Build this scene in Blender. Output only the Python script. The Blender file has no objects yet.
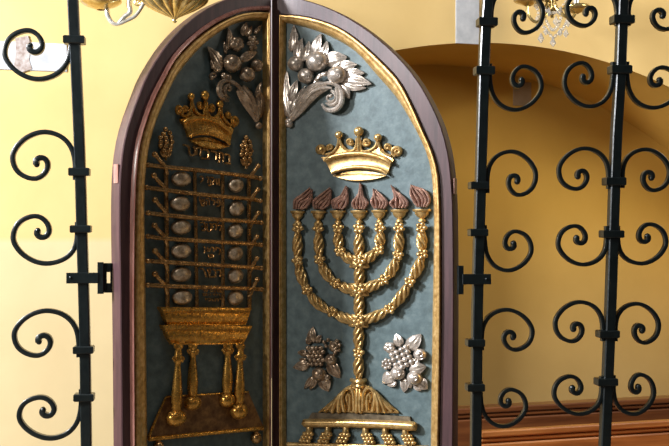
import bpy, math, random
from mathutils import Vector, Matrix, noise
random.seed(4)
sc = bpy.context.scene
COL = sc.collection
F = 1100.0; CX = 334.5; CY = 223.0; EYE = 1.5
HS = 0.0032                      # metres per relief unit
R = math.radians

# ------------------------------------------------------------------ materials
def nodes(name):
    m = bpy.data.materials.new(name); m.use_nodes = True
    nt = m.node_tree; b = nt.nodes['Principled BSDF']
    return m, nt, b
def mat(name, c1, c2, metal=0.0, rough=0.5, nscale=20, bump=0.2, bscale=60, coat=0.0, stretch=(1,1,1), c3=None, lo=0.35, hi=0.65, bdist=0.002, rvar=0.1, spec=None):
    m, nt, b = nodes(name); N = nt.nodes; L = nt.links
    tc = N.new('ShaderNodeTexCoord'); mp = N.new('ShaderNodeMapping'); mp.inputs['Scale'].default_value = stretch
    L.new(tc.outputs['Object'], mp.inputs['Vector'])
    n = N.new('ShaderNodeTexNoise'); n.inputs['Scale'].default_value = nscale; n.inputs['Detail'].default_value = 6; n.inputs['Roughness'].default_value = .6
    L.new(mp.outputs[0], n.inputs['Vector'])
    r = N.new('ShaderNodeValToRGB'); r.color_ramp.elements[0].position = lo; r.color_ramp.elements[1].position = hi
    r.color_ramp.elements[0].color = (*c1, 1); r.color_ramp.elements[1].color = (*c2, 1)
    if c3:
        e = r.color_ramp.elements.new((lo+hi)/2); e.color = (*c3, 1)
    L.new(n.outputs['Fac'], r.inputs[0]); L.new(r.outputs[0], b.inputs['Base Color'])
    b.inputs['Metallic'].default_value = metal; b.inputs['Coat Weight'].default_value = coat; b.inputs['Coat Roughness'].default_value = .2
    if spec is not None: b.inputs['Specular IOR Level'].default_value = spec
    mr = N.new('ShaderNodeMapRange'); mr.inputs['To Min'].default_value = rough-rvar; mr.inputs['To Max'].default_value = rough+rvar
    n2 = N.new('ShaderNodeTexNoise'); n2.inputs['Scale'].default_value = bscale; n2.inputs['Detail'].default_value = 5
    L.new(mp.outputs[0], n2.inputs['Vector'])
    L.new(n2.outputs['Fac'], mr.inputs['Value']); L.new(mr.outputs[0], b.inputs['Roughness'])
    bp = N.new('ShaderNodeBump'); bp.inputs['Strength'].default_value = bump; bp.inputs['Distance'].default_value = bdist
    L.new(n2.outputs['Fac'], bp.inputs['Height']); L.new(bp.outputs[0], b.inputs['Normal'])
    return m
M = {}
M['gold'] = mat('pale_gilt', (.44,.27,.095), (.74,.51,.22), .72, .30, 60, .04, 90, c3=(.62,.41,.16))
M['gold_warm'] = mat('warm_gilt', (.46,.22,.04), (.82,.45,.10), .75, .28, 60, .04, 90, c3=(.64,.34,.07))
M['gilt_mould'] = mat('worn_gilt_moulding', (.42,.23,.07), (.80,.55,.25), .6, .33, 60, .12, 120, c3=(.64,.40,.14), lo=.3, hi=.68)
M['bronze'] = mat('bronze_gilt', (.30,.15,.05), (.66,.40,.17), .75, .28, 60, .04, 90, c3=(.47,.27,.10))
M['silver'] = mat('tarnished_silver', (.42,.36,.30), (.80,.73,.66), .6, .28, 40, .10, 90, c3=(.58,.50,.43))
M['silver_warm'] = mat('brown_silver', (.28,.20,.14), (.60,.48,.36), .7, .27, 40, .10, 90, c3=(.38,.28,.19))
M['boss'] = mat('champagne_silver', (.30,.21,.13), (.80,.66,.50), .6, .3, 60, .3, 140, c3=(.55,.42,.28))
M['flame'] = mat('copper_flame', (.24,.135,.095), (.54,.35,.26), .45, .3, 90, .2, 200, c3=(.42,.24,.185))
M['plinth'] = mat('dull_plinth_gilt', (.07,.052,.03), (.20,.155,.095), .3, .5, 40, .3, 120)
M['board'] = mat('brown_board', (.10,.045,.018), (.30,.16,.06), .35, .42, 40, .4, 100, c3=(.18,.09,.035))
M['blue'] = mat('blue_green_paint', (.046,.075,.080), (.150,.200,.203), 0, .55, 26, .35, 90, c3=(.088,.132,.139), lo=.28, hi=.75)
M['mahogany'] = mat('dark_mahogany', (.040,.016,.018), (.085,.036,.038), 0, .48, 8, .12, 40, coat=.12, stretch=(6,6,.5), rvar=.06)
M['edgewood'] = mat('lit_edge_wood', (.30,.135,.105), (.44,.24,.20), 0, .38, 14, .25, 60, coat=.5, stretch=(3,3,.6))  # window light on the leaf edges put into the colour; plates share it
M['beadwood'] = mat('red_brown_bead', (.26,.10,.075), (.42,.20,.16), 0, .28, 14, .15, 60, coat=.5, stretch=(3,3,.6))
M['iron'] = mat('black_iron_paint', (.003,.006,.0065), (.007,.011,.011), 0, .33, 30, .35, 70, coat=.2, rvar=.08)
M['wood'] = mat('bench_wood', (.27,.085,.018), (.52,.20,.05), 0, .33, 5, .05, 30, coat=.4, stretch=(.35,4,6), c3=(.40,.135,.03))
M['wooddark'] = mat('dark_bench_wood', (.10,.030,.010), (.20,.068,.020), 0, .36, 5, .05, 30, coat=.3, stretch=(.35,4,6))
M['stone'] = mat('grey_stone', (.42,.43,.44), (.62,.62,.62), 0, .8, 9, .3, 40)
M['stonedark'] = mat('ochre_grey_stone', (.34,.25,.15), (.40,.31,.20), 0, .8, 9, .3, 40)  # darker, browner stone for the patch inside the arch
M['brass'] = mat('brass', (.42,.29,.09), (.80,.62,.28), .85, .22, 25, .1, 80)
M['pearl'] = mat('pale_silvered_metal', (.55,.50,.40), (.85,.82,.75), .7, .22, 20, .1, 80)
M['floor'] = mat('stone_floor', (.14,.11,.08), (.22,.18,.14), 0, .6, 4, .2, 30)
g, nt, b = nodes('crystal'); b.inputs['Base Color'].default_value = (.9,.87,.8,1); b.inputs['Roughness'].default_value = .05
b.inputs['Transmission Weight'].default_value = .7; b.inputs['IOR'].default_value = 1.5; M['crystal'] = g
# wall plaster: ochre above, paler colour-wash below the painted line
def plaster(name, u1, u2, l1, l2, z0, z1):
    m, nt, b = nodes(name); N = nt.nodes; L = nt.links
    tc = N.new('ShaderNodeTexCoord'); sx = N.new('ShaderNodeSeparateXYZ'); L.new(tc.outputs['Object'], sx.inputs[0])
    n = N.new('ShaderNodeTexNoise'); n.inputs['Scale'].default_value = 1.6; n.inputs['Detail'].default_value = 5
    L.new(tc.outputs['Object'], n.inputs['Vector'])
    def ramp(a, c):
        r = N.new('ShaderNodeValToRGB'); r.color_ramp.elements[0].position = .35; r.color_ramp.elements[1].position = .65
        r.color_ramp.elements[0].color = (*a,1); r.color_ramp.elements[1].color = (*c,1); L.new(n.outputs['Fac'], r.inputs[0]); return r
    r, r2 = ramp(u1, u2), ramp(l1, l2)
    mr = N.new('ShaderNodeMapRange'); mr.inputs['From Min'].default_value = z0; mr.inputs['From Max'].default_value = z1
    L.new(sx.outputs['Z'], mr.inputs['Value'])
    mx = N.new('ShaderNodeMix'); mx.data_type = 'RGBA'
    L.new(mr.outputs[0], mx.inputs['Factor']); L.new(r2.outputs[0], mx.inputs['A']); L.new(r.outputs[0], mx.inputs['B'])
    L.new(mx.outputs['Result'], b.inputs['Base Color']); b.inputs['Roughness'].default_value = .85; b.inputs['Specular IOR Level'].default_value = .2
    bp = N.new('ShaderNodeBump'); bp.inputs['Strength'].default_value = .25; bp.inputs['Distance'].default_value = .004
    n3 = N.new('ShaderNodeTexNoise'); n3.inputs['Scale'].default_value = 14; n3.inputs['Detail'].default_value = 6
    L.new(tc.outputs['Object'], n3.inputs['Vector']); L.new(n3.outputs['Fac'], bp.inputs['Height']); L.new(bp.outputs[0], b.inputs['Normal'])
    return m
M['wall'] = plaster('yellow_plaster', (.68,.475,.19), (.75,.54,.23), (.66,.51,.27), (.72,.57,.31), 1.405, 1.435)
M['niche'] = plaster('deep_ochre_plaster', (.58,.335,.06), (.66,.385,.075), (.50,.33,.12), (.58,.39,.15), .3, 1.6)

# ------------------------------------------------------------------ helpers
class Plane:
    """an upright plane standing at (ox, oy), turned by a; px,py are sight lines from the eye"""
    def __init__(s, ox, oy, a):
        s.o = Vector((ox, oy)); s.a = a
        s.x = Vector((math.cos(a), math.sin(a))); s.n = Vector((math.sin(a), -math.cos(a)))
    def loc(s, px, py, h=0.0):
        """local point (h in relief units in front of the plane)"""
        H = h*HS; rx = (px-CX)/F
        Y = (s.o.dot(s.n)+H)/(rx*s.n.x+s.n.y)
        p = Vector((rx*Y, Y))
        return Vector(((p-s.o).dot(s.x), -H, EYE-(py-CY)/F*Y))
    def sz(s, px, py, h=0): return (s.loc(px,py,h)-s.loc(px,py+1,h)).length
    def su(s, px, py, h=0): return (s.loc(px+1,py,h)-s.loc(px,py,h)).length

def catmull(P, n):
    P = [tuple(map(float, p)) for p in P]; k = len(P)
    if k == 2:
        return [tuple(P[0][j]+(P[1][j]-P[0][j])*i/n for j in range(len(P[0]))) for i in range(n+1)]
    out = []
    Q = [tuple(2*a-b for a, b in zip(P[0], P[1]))]+P+[tuple(2*a-b for a, b in zip(P[-1], P[-2]))]
    seg = k-1
    for i in range(n+1):
        t = i/n*seg; j = min(int(t), seg-1); t -= j
        a, b, c, d = Q[j:j+4]
        out.append(tuple(.5*((2*b[q])+(-a[q]+c[q])*t+(2*a[q]-5*b[q]+4*c[q]-d[q])*t*t+(-a[q]+3*b[q]-3*c[q]+d[q])*t**3) for q in range(len(b))))
    return out
def linres(P, n):
    """resample a polyline evenly by length into n+1 points"""
    P = [Vector(p) for p in P]; d = [0]
    for a, b in zip(P, P[1:]): d.append(d[-1]+(b-a).length)
    out = []; j = 0
    for i in range(n+1):
        t = d[-1]*i/n
        while j < len(P)-2 and d[j+1] < t: j += 1
        w = (t-d[j])/max(d[j+1]-d[j], 1e-9)
        out.append(P[j].lerp(P[j+1], min(max(w,0),1)))
    return out

class MB:
    def __init__(s, pl): s.pl = pl; s.v = []; s.f = []
    def add(s, vs, fs):
        o = len(s.v); s.v += [tuple(v) for v in vs]; s.f += [tuple(i+o for i in f) for f in fs]
    def grid(s, rows, closed=False):
        n = len(rows[0]); vs = [p for r_ in rows for p in r_]; fs = []
        for i in range(len(rows)-1):
            for j in range(n if closed else n-1):
                k = (j+1) % n
                fs.append((i*n+j, i*n+k, (i+1)*n+k, (i+1)*n+j))
        s.add(vs, fs)
    def sweep(s, C, rad, seg=10, depth=1.0, lobes=0, twist=0.0, amp=.3, caps=True, sect=None):
        """tube along local points C, rad in metres"""
        n = len(C); rows = []; dist = 0
        for i in range(n):
            t = (C[min(i+1,n-1)]-C[max(i-1,0)])
            if t.length < 1e-9: t = Vector((1,0,0))
            t.normalize(); nn = Vector((0,-1,0)); nn = (nn-t*nn.dot(t))
            if nn.length < 1e-4: nn = Vector((1,0,0))-t*t.x
            nn.normalize(); bb = t.cross(nn).normalized()
            if i: dist += (C[i]-C[i-1]).length
            r_ = rad[i] if hasattr(rad, '__len__') else rad
            row = []
            for k in range(seg if not sect else len(sect)):
                if sect:
                    a_, b_ = sect[k]; row.append(C[i]+bb*(a_*r_)+nn*(b_*r_)); continue
                th = 2*math.pi*k/seg; q = 1.0
                if lobes: q = 1-amp+amp*abs(math.sin(lobes/2*(th)+twist*dist))*1.6
                row.append(C[i]+bb*(math.cos(th)*r_*q)+nn*(math.sin(th)*r_*q*depth))
            rows.append(row)
        s.grid(rows, True)
        m = len(rows[0])
        if caps:
            s.add(rows[0], [tuple(range(m))[::-1]]); s.add(rows[-1], [tuple(range(m))])
    def tube(s, pts, rad, n=None, seg=8, depth=1.0, smooth=True, **k):
        """pts (px,py,h); rad in picture units: number or list along pts"""
        if not hasattr(rad, '__len__'): rad = [rad]*len(pts)
        P = [tuple(p)+((2,) if len(p) == 2 else ())+(r_,) for p, r_ in zip(pts, rad)]
        n = n or max(2, (len(P)-1)*5)
        Q = catmull(P, n) if smooth else P
        u = s.pl.sz(P[0][0], P[0][1])
        s.sweep([s.pl.loc(q[0], q[1], q[2]) for q in Q], [max(q[3],.15)*u for q in Q], seg, depth, **k)
    def ball(s, px, py, h, rx, ry=None, rh=None, rot=0, nu=14, nv=9, dimple=0, seams=0, lob=0):
        ry = ry or rx; pl = s.pl; c = pl.loc(px, py, h); a = rx*pl.su(px,py,h); b = ry*pl.sz(px,py,h)
        d = (rh*HS if rh else (b)); rows = []; cr, sr = math.cos(rot), math.sin(rot)
        for i in range(nv+1):
            ph = math.pi*i/nv; row = []
            for j in range(nu):
                th = 2*math.pi*j/nu; q = 1+lob*abs(math.cos(seams*th/2)) if seams else 1
                x = math.sin(ph)*math.cos(th)*q; z = math.sin(ph)*math.sin(th)*q; y = math.cos(ph)
                if dimple and i < 2: y *= (1-dimple)
                x, z = x*cr-z*sr, x*sr+z*cr
                row.append(c+Vector((x*a, -y*d, z*b)))
            rows.append(row)
        s.grid(rows, True)
    def leaf(s, base, tip, w, h0=2, arch=3, bend=0, curl=1.5, serr=0, nt_=12, nv=6, tiph=None, point=.75):
        """a carved leaf from base to tip; w full width in picture units"""
        pl = s.pl; w = w*1.15 if w > 4.6 else w
        bx, by = base; tx, ty = tip; dx, dy = tx-bx, ty-by; l = math.hypot(dx,dy) or 1
        nx, ny = -dy/l, dx/l; rows = []
        th_ = h0 if tiph is None else tiph
        for i in range(nt_+1):
            t = i/nt_; wd = w/2*(math.sin(math.pi*min(t**point,1))**.8 if 0 < t < 1 else .04)
            if serr: wd *= 1-serr*(.5+.5*math.cos(t*math.pi*8))
            off = bend*math.sin(math.pi*t); row = []
            for j in range(-nv, nv+1):
                v = j/nv
                x = bx+dx*t+nx*(off+v*wd); y = by+dy*t+ny*(off+v*wd)
                h = h0+(th_-h0)*t+arch*math.sin(math.pi*(.15+.85*t))*(1-.9*abs(v)**1.5)+curl*(abs(v)**3)*math.sin(math.pi*t)-1.3*math.exp(-(v*5)**2)*math.sin(math.pi*t)
                row.append((x, y, h))
            rows.append(row)
        top = [[pl.loc(*p) for p in r_] for r_ in rows]
        s.grid(top)
        n = len(rows); m = len(rows[0])
        edge = [(i,0) for i in range(n)]+[(n-1,j) for j in range(1,m)]+[(i,m-1) for i in range(n-2,-1,-1)]+[(0,j) for j in range(m-2,-1,-1)]
        A = [top[i][j] for i, j in edge]
        B = [pl.loc(rows[i][j][0], rows[i][j][1], max(rows[i][j][2]-2.2, -.5)) for i, j in edge]
        s.grid([A, B])
        s.add(B, [tuple(range(len(B)))])
    def loft(s, top, bot, prof, n=24, smooth=True):
        """relief band between two traced lines; prof = [(fraction, height)]"""
        f = catmull if smooth else (lambda P, k: [tuple(p) for p in linres([(*q,0) for q in P], k)])
        T = f(top, n); B = f(bot, n); rows = []
        for w, h in prof:
            rows.append([s.pl.loc(a[0]+(b[0]-a[0])*w, a[1]+(b[1]-a[1])*w, h) for a, b in zip(T, B)])
        s.grid(rows)
        for e in (0, -1):      # end walls
            P = [r_[e] for r_ in rows]; Q = [Vector((p.x, 0, p.z)) for p in P]
            s.grid([P, Q])
        for e in (0, -1):
            P = rows[e]; Q = [Vector((p.x, .001, p.z)) for p in P]; s.grid([P, Q])
    def spiral(s, cx, cy, r0, r1, turns, a0, dr, tr, h=3, depth=1.0, h1=None, n=None):
        n = n or int(14*turns)+4; pts = []; rr = []
        for i in range(n+1):
            t = i/n; r_ = r0+(r1-r0)*t; a = a0+dr*2*math.pi*turns*t
            pts.append((cx+r_*math.cos(a), cy+r_*math.sin(a), h+((h1 if h1 is not None else h)-h)*t)); rr.append(tr*(1-.35*t))
        s.tube(pts, rr, n=n, seg=8, depth=depth)
        p = pts[-1]; s.ball(p[0], p[1], p[2], tr*1.0, nu=8, nv=6)
    def build(s, name, m, parent=None, smooth=True, label=None, sharp=40):
        me = bpy.data.meshes.new(name); me.from_pydata(s.v, [], s.f)
        import bmesh
        bm = bmesh.new(); bm.from_mesh(me)
        bmesh.ops.remove_doubles(bm, verts=bm.verts, dist=1e-6)
        bmesh.ops.recalc_face_normals(bm, faces=bm.faces); bm.to_mesh(me); bm.free()
        me.materials.append(M[m] if isinstance(m, str) else m)
        if smooth:
            me.polygons.foreach_set('use_smooth', [True]*len(me.polygons))
            try: me.set_sharp_from_angle(angle=R(sharp))
            except Exception: pass
        me.update()
        o = bpy.data.objects.new(name, me); COL.objects.link(o)
        if parent: o.parent = parent
        if label: o['label'] = label
        return o

def thing(name, label, cat, pl, group=None):
    o = bpy.data.objects.new(name, None); COL.objects.link(o); o.empty_display_size = .1
    o.location = (pl.o.x, pl.o.y, 0); o.rotation_euler = (0,0,pl.a)
    o['label'] = label; o['category'] = cat
    if group: o['group'] = group
    return o
def boxl(mb, x0, x1, y0, y1, z0, z1, bev=0.0):
    """a box with chamfered front edges, local metres"""
    b_ = min(bev, abs(x1-x0)/2.2, abs(z1-z0)/2.2, abs(y1-y0)/2.2)
    def ring(y, i): return [Vector((x0+i,y,z0+i)), Vector((x1-i,y,z0+i)), Vector((x1-i,y,z1-i)), Vector((x0+i,y,z1-i))]
    if b_ > 0:
        rs = [ring(y1, b_), ring(y1-b_, 0), ring(y0+b_, 0), ring(y0, b_)]
    else: rs = [ring(y1, 0), ring(y0, 0)]
    mb.grid(rs, True); mb.add(rs[0], [(0,1,2,3)]); mb.add(rs[-1], [(3,2,1,0)])

# ------------------------------------------------------------------ planes
def world_at(px, Y): return ((px-CX)/F*Y, Y)
aL = R(43); aR = R(-26)
PL = Plane(*world_at(121, 3.50), aL)
PR = Plane(*world_at(453.5, 3.65), aR)
GR = Plane(0, 3.595, math.atan(.117))
WL = Plane(0, 5.6, R(16))

# ------------------------------------------------------------------ door leaves
FH = 6.5   # height of the frame front above the painted panel
def leaf_shell(root, pl, outer, m_out, m_in, side_x, stile, zb):
    """outer/m_out/m_in: traced from the bottom hinge side up, over the arch to the meeting corner;
       stile: the meeting-side x of frame, moulding outer, moulding inner"""
    n = 60; sgn = 1
    def path(pts, xs, h, zbot):
        A = [pl.loc(x, y, h) for x, y in catmull(pts, 90)]
        A = [Vector((A[0].x, A[0].y, zbot))]+A
        A = linres(A, n)
        top = A[-1]; xr = pl.loc(xs, 446, h).x
        B = linres([Vector((top.x, top.y, top.z)), Vector((xr, top.y, EYE-.7)), Vector((xr, top.y, zbot))], 12)
        C = linres([B[-1], A[0]], 8)
        return A+B[1:]+C[1:-1]
    def lerp_path(P, Q, w, h): return [Vector((p.x+(q.x-p.x)*w, -h*HS, p.z+(q.z-p.z)*w)) for p, q in zip(P, Q)]
    O = path(outer, stile[0], FH, zb); MO = path(m_out, stile[1], FH, zb+.09); MI = path(m_in, stile[2], 0, zb+.12)
    T = .052
    def at(P, y): return [Vector((p.x, y, p.z)) for p in P]
    back = T-FH*HS
    ctr = Vector((sum(p.x for p in O)/len(O), 0, sum(p.z for p in O)/len(O)))
    def inset(P, d, y):
        out = []
        k = len(P)
        for i in range(k):
            t = (P[(i+1) % k]-P[i-1]); t.y = 0
            if t.length < 1e-9: t = Vector((1,0,0))
            t.normalize(); nn = Vector((t.z,0,-t.x))
            if nn.dot(ctr-P[i]) < 0: nn = -nn
            out.append(Vector((P[i].x+nn.x*d, y, P[i].z+nn.z*d)))
        return out
    fr = MB(pl)
    fr.grid([at(MO, back), inset(O,.002,back), inset(O,0,back-.002), inset(O,0,-FH*HS+.003), inset(O,.003,-FH*HS), *([lerp_path(O,MO,.70,FH), lerp_path(O,MO,.76,FH+3.4), lerp_path(O,MO,.83,FH+4.6), lerp_path(O,MO,.90,FH+3.6), lerp_path(O,MO,.92,FH-1.5), lerp_path(O,MO,.97,FH-1.5)] if root is left else [lerp_path(O,MO,.93,FH), lerp_path(O,MO,.95,FH-1.5)]), at(MO,-FH*HS+.0015), at(MO, back)], True)
    fo = fr.build('frame', 'mahogany', root, sharp=35)
    fo.data.materials.append(M['edgewood']); fo.data.materials.append(M['beadwood'])
    for p in fo.data.polygons:          # outside edge of the board: window light put into a paler wood
        wq = min(range(len(O)), key=lambda q: (O[q].x-p.center.x)**2+(O[q].z-p.center.z)**2)
        tq = max(0, min(1, (p.center-O[wq]).length))
        if -p.center.y > (FH+.3)*HS: p.material_index = 2; continue
        if abs(p.normal.y) < .3 and (p.center-ctr).length > 0 and p.index < 10**9:
            i = min(range(len(O)), key=lambda q: (O[q].x-p.center.x)**2+(O[q].z-p.center.z)**2)
            if (Vector((O[i].x,0,O[i].z))-Vector((p.center.x,0,p.center.z))).length < .02 and i <= n: p.material_index = 1
    mo = MB(pl)
    mo.grid([lerp_path(MO,MI,w,h) for w, h in ((0,1),(0,FH+2.5),(.05,FH+4),(.14,FH+4.2),(.24,FH+4),(.34,FH+2.6),(.44,FH+2.2),(.58,FH+2),(.75,FH+.4),(.88,FH-2.5),(.97,1.5),(1,0))], True)
    mo.build('moulding', 'gilt_mould', root, label='gilt moulding')
    pn = MB(pl)
    PI_ = lerp_path(MI, MI, 0, -.0); PO = lerp_path(MO, MI, .6, 0)
    # fan-like strips so that the panel is a clean surface
    k = len(PO); f_ = at(PO, 0); b2 = at(PO, back-.008)
    pn.grid([f_, b2], True); pn.add(f_, [tuple(range(k))]); pn.add(b2, [tuple(range(k))[::-1]])
    pn.build('panel', 'blue', root, smooth=False, label='blue-green painted panel')
    return O

def meeting_strip():
    e = MB(PR); a = PR.loc(268.5, 378, -11); b_ = PR.loc(279, -8, -11)
    boxl(e, a.x, b_.x, .031, .041, a.z, b_.z-.02, .001); e.build('meeting_strip', 'mahogany', right)
left = thing('carved_door', 'dark arched wooden leaf carved with gilt crown over a table of silver loaves', 'door', PL)
right = thing('carved_door', 'arched mahogany leaf with blue-green panel carved with a seven-branched gilt candelabrum', 'door', PR)
ZB = .12
leaf_shell(left, PL,
    [(122,446),(121,340),(119.8,250),(119.5,200),(121,165),(125,138),(131,117),(138,98),(145,80),(155,62),(168,43),(185,25),(205,10),(225,0),(245,-6),(271.6,-10)],
    [(134,446),(133.5,320),(134,250),(135.2,200),(136.6,172),(139.7,145),(146.8,120),(154.5,100),(164.5,80),(175,60.5),(194,40.5),(213.5,26),(231,17),(247,12.8),(267.2,12.5)],
    [(147,446),(145.5,320),(144.5,250),(143.5,200),(145.3,168),(149.3,142),(155.6,121),(163,103),(171.5,84),(183,67),(200,47.5),(216,34.5),(231,25.5),(247,20.8),(262.5,21)],
    120, (271.9, 267, 262.8), ZB)
leaf_shell(right, PR,
    [(452.7,446),(453.5,300),(453,220),(451.5,185),(448.5,157),(442,130),(432.5,107),(417,80),(398,57),(373,34.5),(348.5,18),(325,6.5),(305,0),(288,-4),(271.4,-6)],
    [(439,446),(441,330),(441,230),(440.4,202),(438.6,173),(432,149.6),(424,132),(414,109),(400,82),(382,62),(360,42),(343,30),(327,22.8),(305,17),(281,15)],
    [(431,446),(432.5,330),(434.3,230),(433,188),(430,164),(423,144),(411,121),(396,97),(376,74),(358.5,54),(343,43),(327,35),(311,29),(296,25),(286,23)],
    456, (271.3, 281, 286.3), ZB)

# ---- crown, traced on the right leaf; T carries the tracing to the left one
def crown(pl, root, T, m, sp=1.0, hk=1.0):
    def P(x, y, h=3): a, b_ = T(x, y); return (a, b_, h*hk)
    def P2(L_): return [T(*p) for p in L_]
    rim = [(325,160.5),(331,157.5),(340,155),(349,153.7),(358,153.2),(368,154),(378,156.5),(386,160),(391,163.5)]
    low = [(332,173.5),(338,170.3),(347,168),(358,167),(370,167.8),(380,170),(387,174)]
    b_ = MB(pl)
    b_.loft(P2(rim), P2([(331.5,173),(336,171),(342,169.2),(350,167.8),(358,167.2),(367,167.6),(376,169),(383,171.3),(387.5,173.5)]), [(0,4.5*hk),(.2,3.4*hk),(.5,3*hk),(.8,3.6*hk),(1,4.6*hk)])
    c0 = b_.build('crown', m, root, label='gilt crown')
    e = MB(pl)
    e.tube([P(x,y,6.2) for x, y in rim], [1.5*sp]+[2.3*sp]*(len(rim)-2)+[1.5*sp], seg=12); e.build('crown_rim', m, c0)
    e = MB(pl)
    e.tube([P(x,y,5.5) for x, y in low], [1.2,1.8,2.0,2.0,2.0,1.8,1.2], seg=12)
    e.loft(P2([(333.5,175),(345,172.2),(358,170.8),(372,172),(385.5,175)]), P2([(333,176),(345,180),(358,181.3),(372,180),(386,176)]), [(0,.6),(.25,.8),(.34,3.6),(.6,4.6),(.9,4.8),(1,3.6)])
    e.build('crown_base', m, c0)
    e = MB(pl)
    sc1 = [(321,157),(326,156.5),(332,153),(337,146),(339,138),(342,145),(347,150),(353,151),(356.5,140),(358,136),(360,140),(362,151),(368,150.5),(374,146.5),(377.5,139),(381,147),(386,153.5),(392,157.5),(394,159)]
    sc2 = [(324,161.5),(327,160),(331,158.5),(336,157),(340,156),(344,155),(349,154.5),(353,154),(356,154),(358,154),(361,154),(364,154),(368,154.5),(373,155.5),(377,156.5),(382,158.5),(386,160.5),(390,163),(391.5,164)]
    e.loft(P2(sc1), P2(sc2), [(0,1.5),(.1,3),(1,3.4)], n=54, smooth=False)
    for pts in ([(339,138),(337.5,146),(332.5,152.5),(325,154.5)],[(339,138),(342,146),(348,150.5),(355,149),(357,138)],[(378,140),(375,147),(368,151),(361.5,150),(360,138)],[(378,140),(380,148),(385,153.5),(391,156)]):
        e.tube([P(x,y,4.2) for x, y in pts], [1.5,1.5,1.4,1.3,1.2][:len(pts)], seg=8)
    e.tube([P(358.5,153,4.2),P(358.7,142,4.6),P(358.5,134,5)], [1.9,1.7,1.9])
    e.build('crown_crest', m, c0)
    for x, y, r_ in ((339,134.8,3.9),(358.7,131.5,4.9),(378,137.5,4.0)):
        e = MB(pl); e.ball(*P(x,y,4.5), r_*T.k, r_*1.02, 4.2); e.ball(*P(x,y+3.6,3.5), r_*.6*T.k, 1.2, 3, nu=10, nv=6); e.build('crown_ball', m, c0)
    for x, y, r_, d, a in ((320.5,149.5,5.0,-1,1.2),(330,147.5,3.4,1,2),(349.8,141.5,3.6,1,.3),(366.3,142,4.0,-1,2.9),(387.5,147,3.6,-1,1),(397,151.3,5.4,1,1.9)):
        e = MB(pl); e.ball(*P(x,y,1), r_*1.02*T.k, r_*1.05, 3)
        pts = []; rr = []
        for i in range(20):
            t = i/19; q = r_*(1-.85*t); th = a+d*2*math.pi*1.35*t
            pts.append(P(x+q*math.cos(th), y+q*math.sin(th), 3.2+2.2*t)); rr.append(1.5*(1-.2*t)*(r_/4.2)**.5)
        e.tube(pts, rr, n=38, seg=8); e.build('crown_scroll', m, c0)
class Tr:
    def __init__(s, f, k): s.f = f; s.k = k
    def __call__(s, x, y): return s.f(x, y)
crown(PR, right, Tr(lambda x, y: (x, y), 1), 'gold')
def TL(x, y):
    u = (x-326)/64; base = 160.5+1.5*u-0; up = base-y
    return (184+47*u-.097*up, 122.7+9.3*u-1.08*up)
crown(PL, left, Tr(TL, .75), 'gold_warm', sp=.95)

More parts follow.
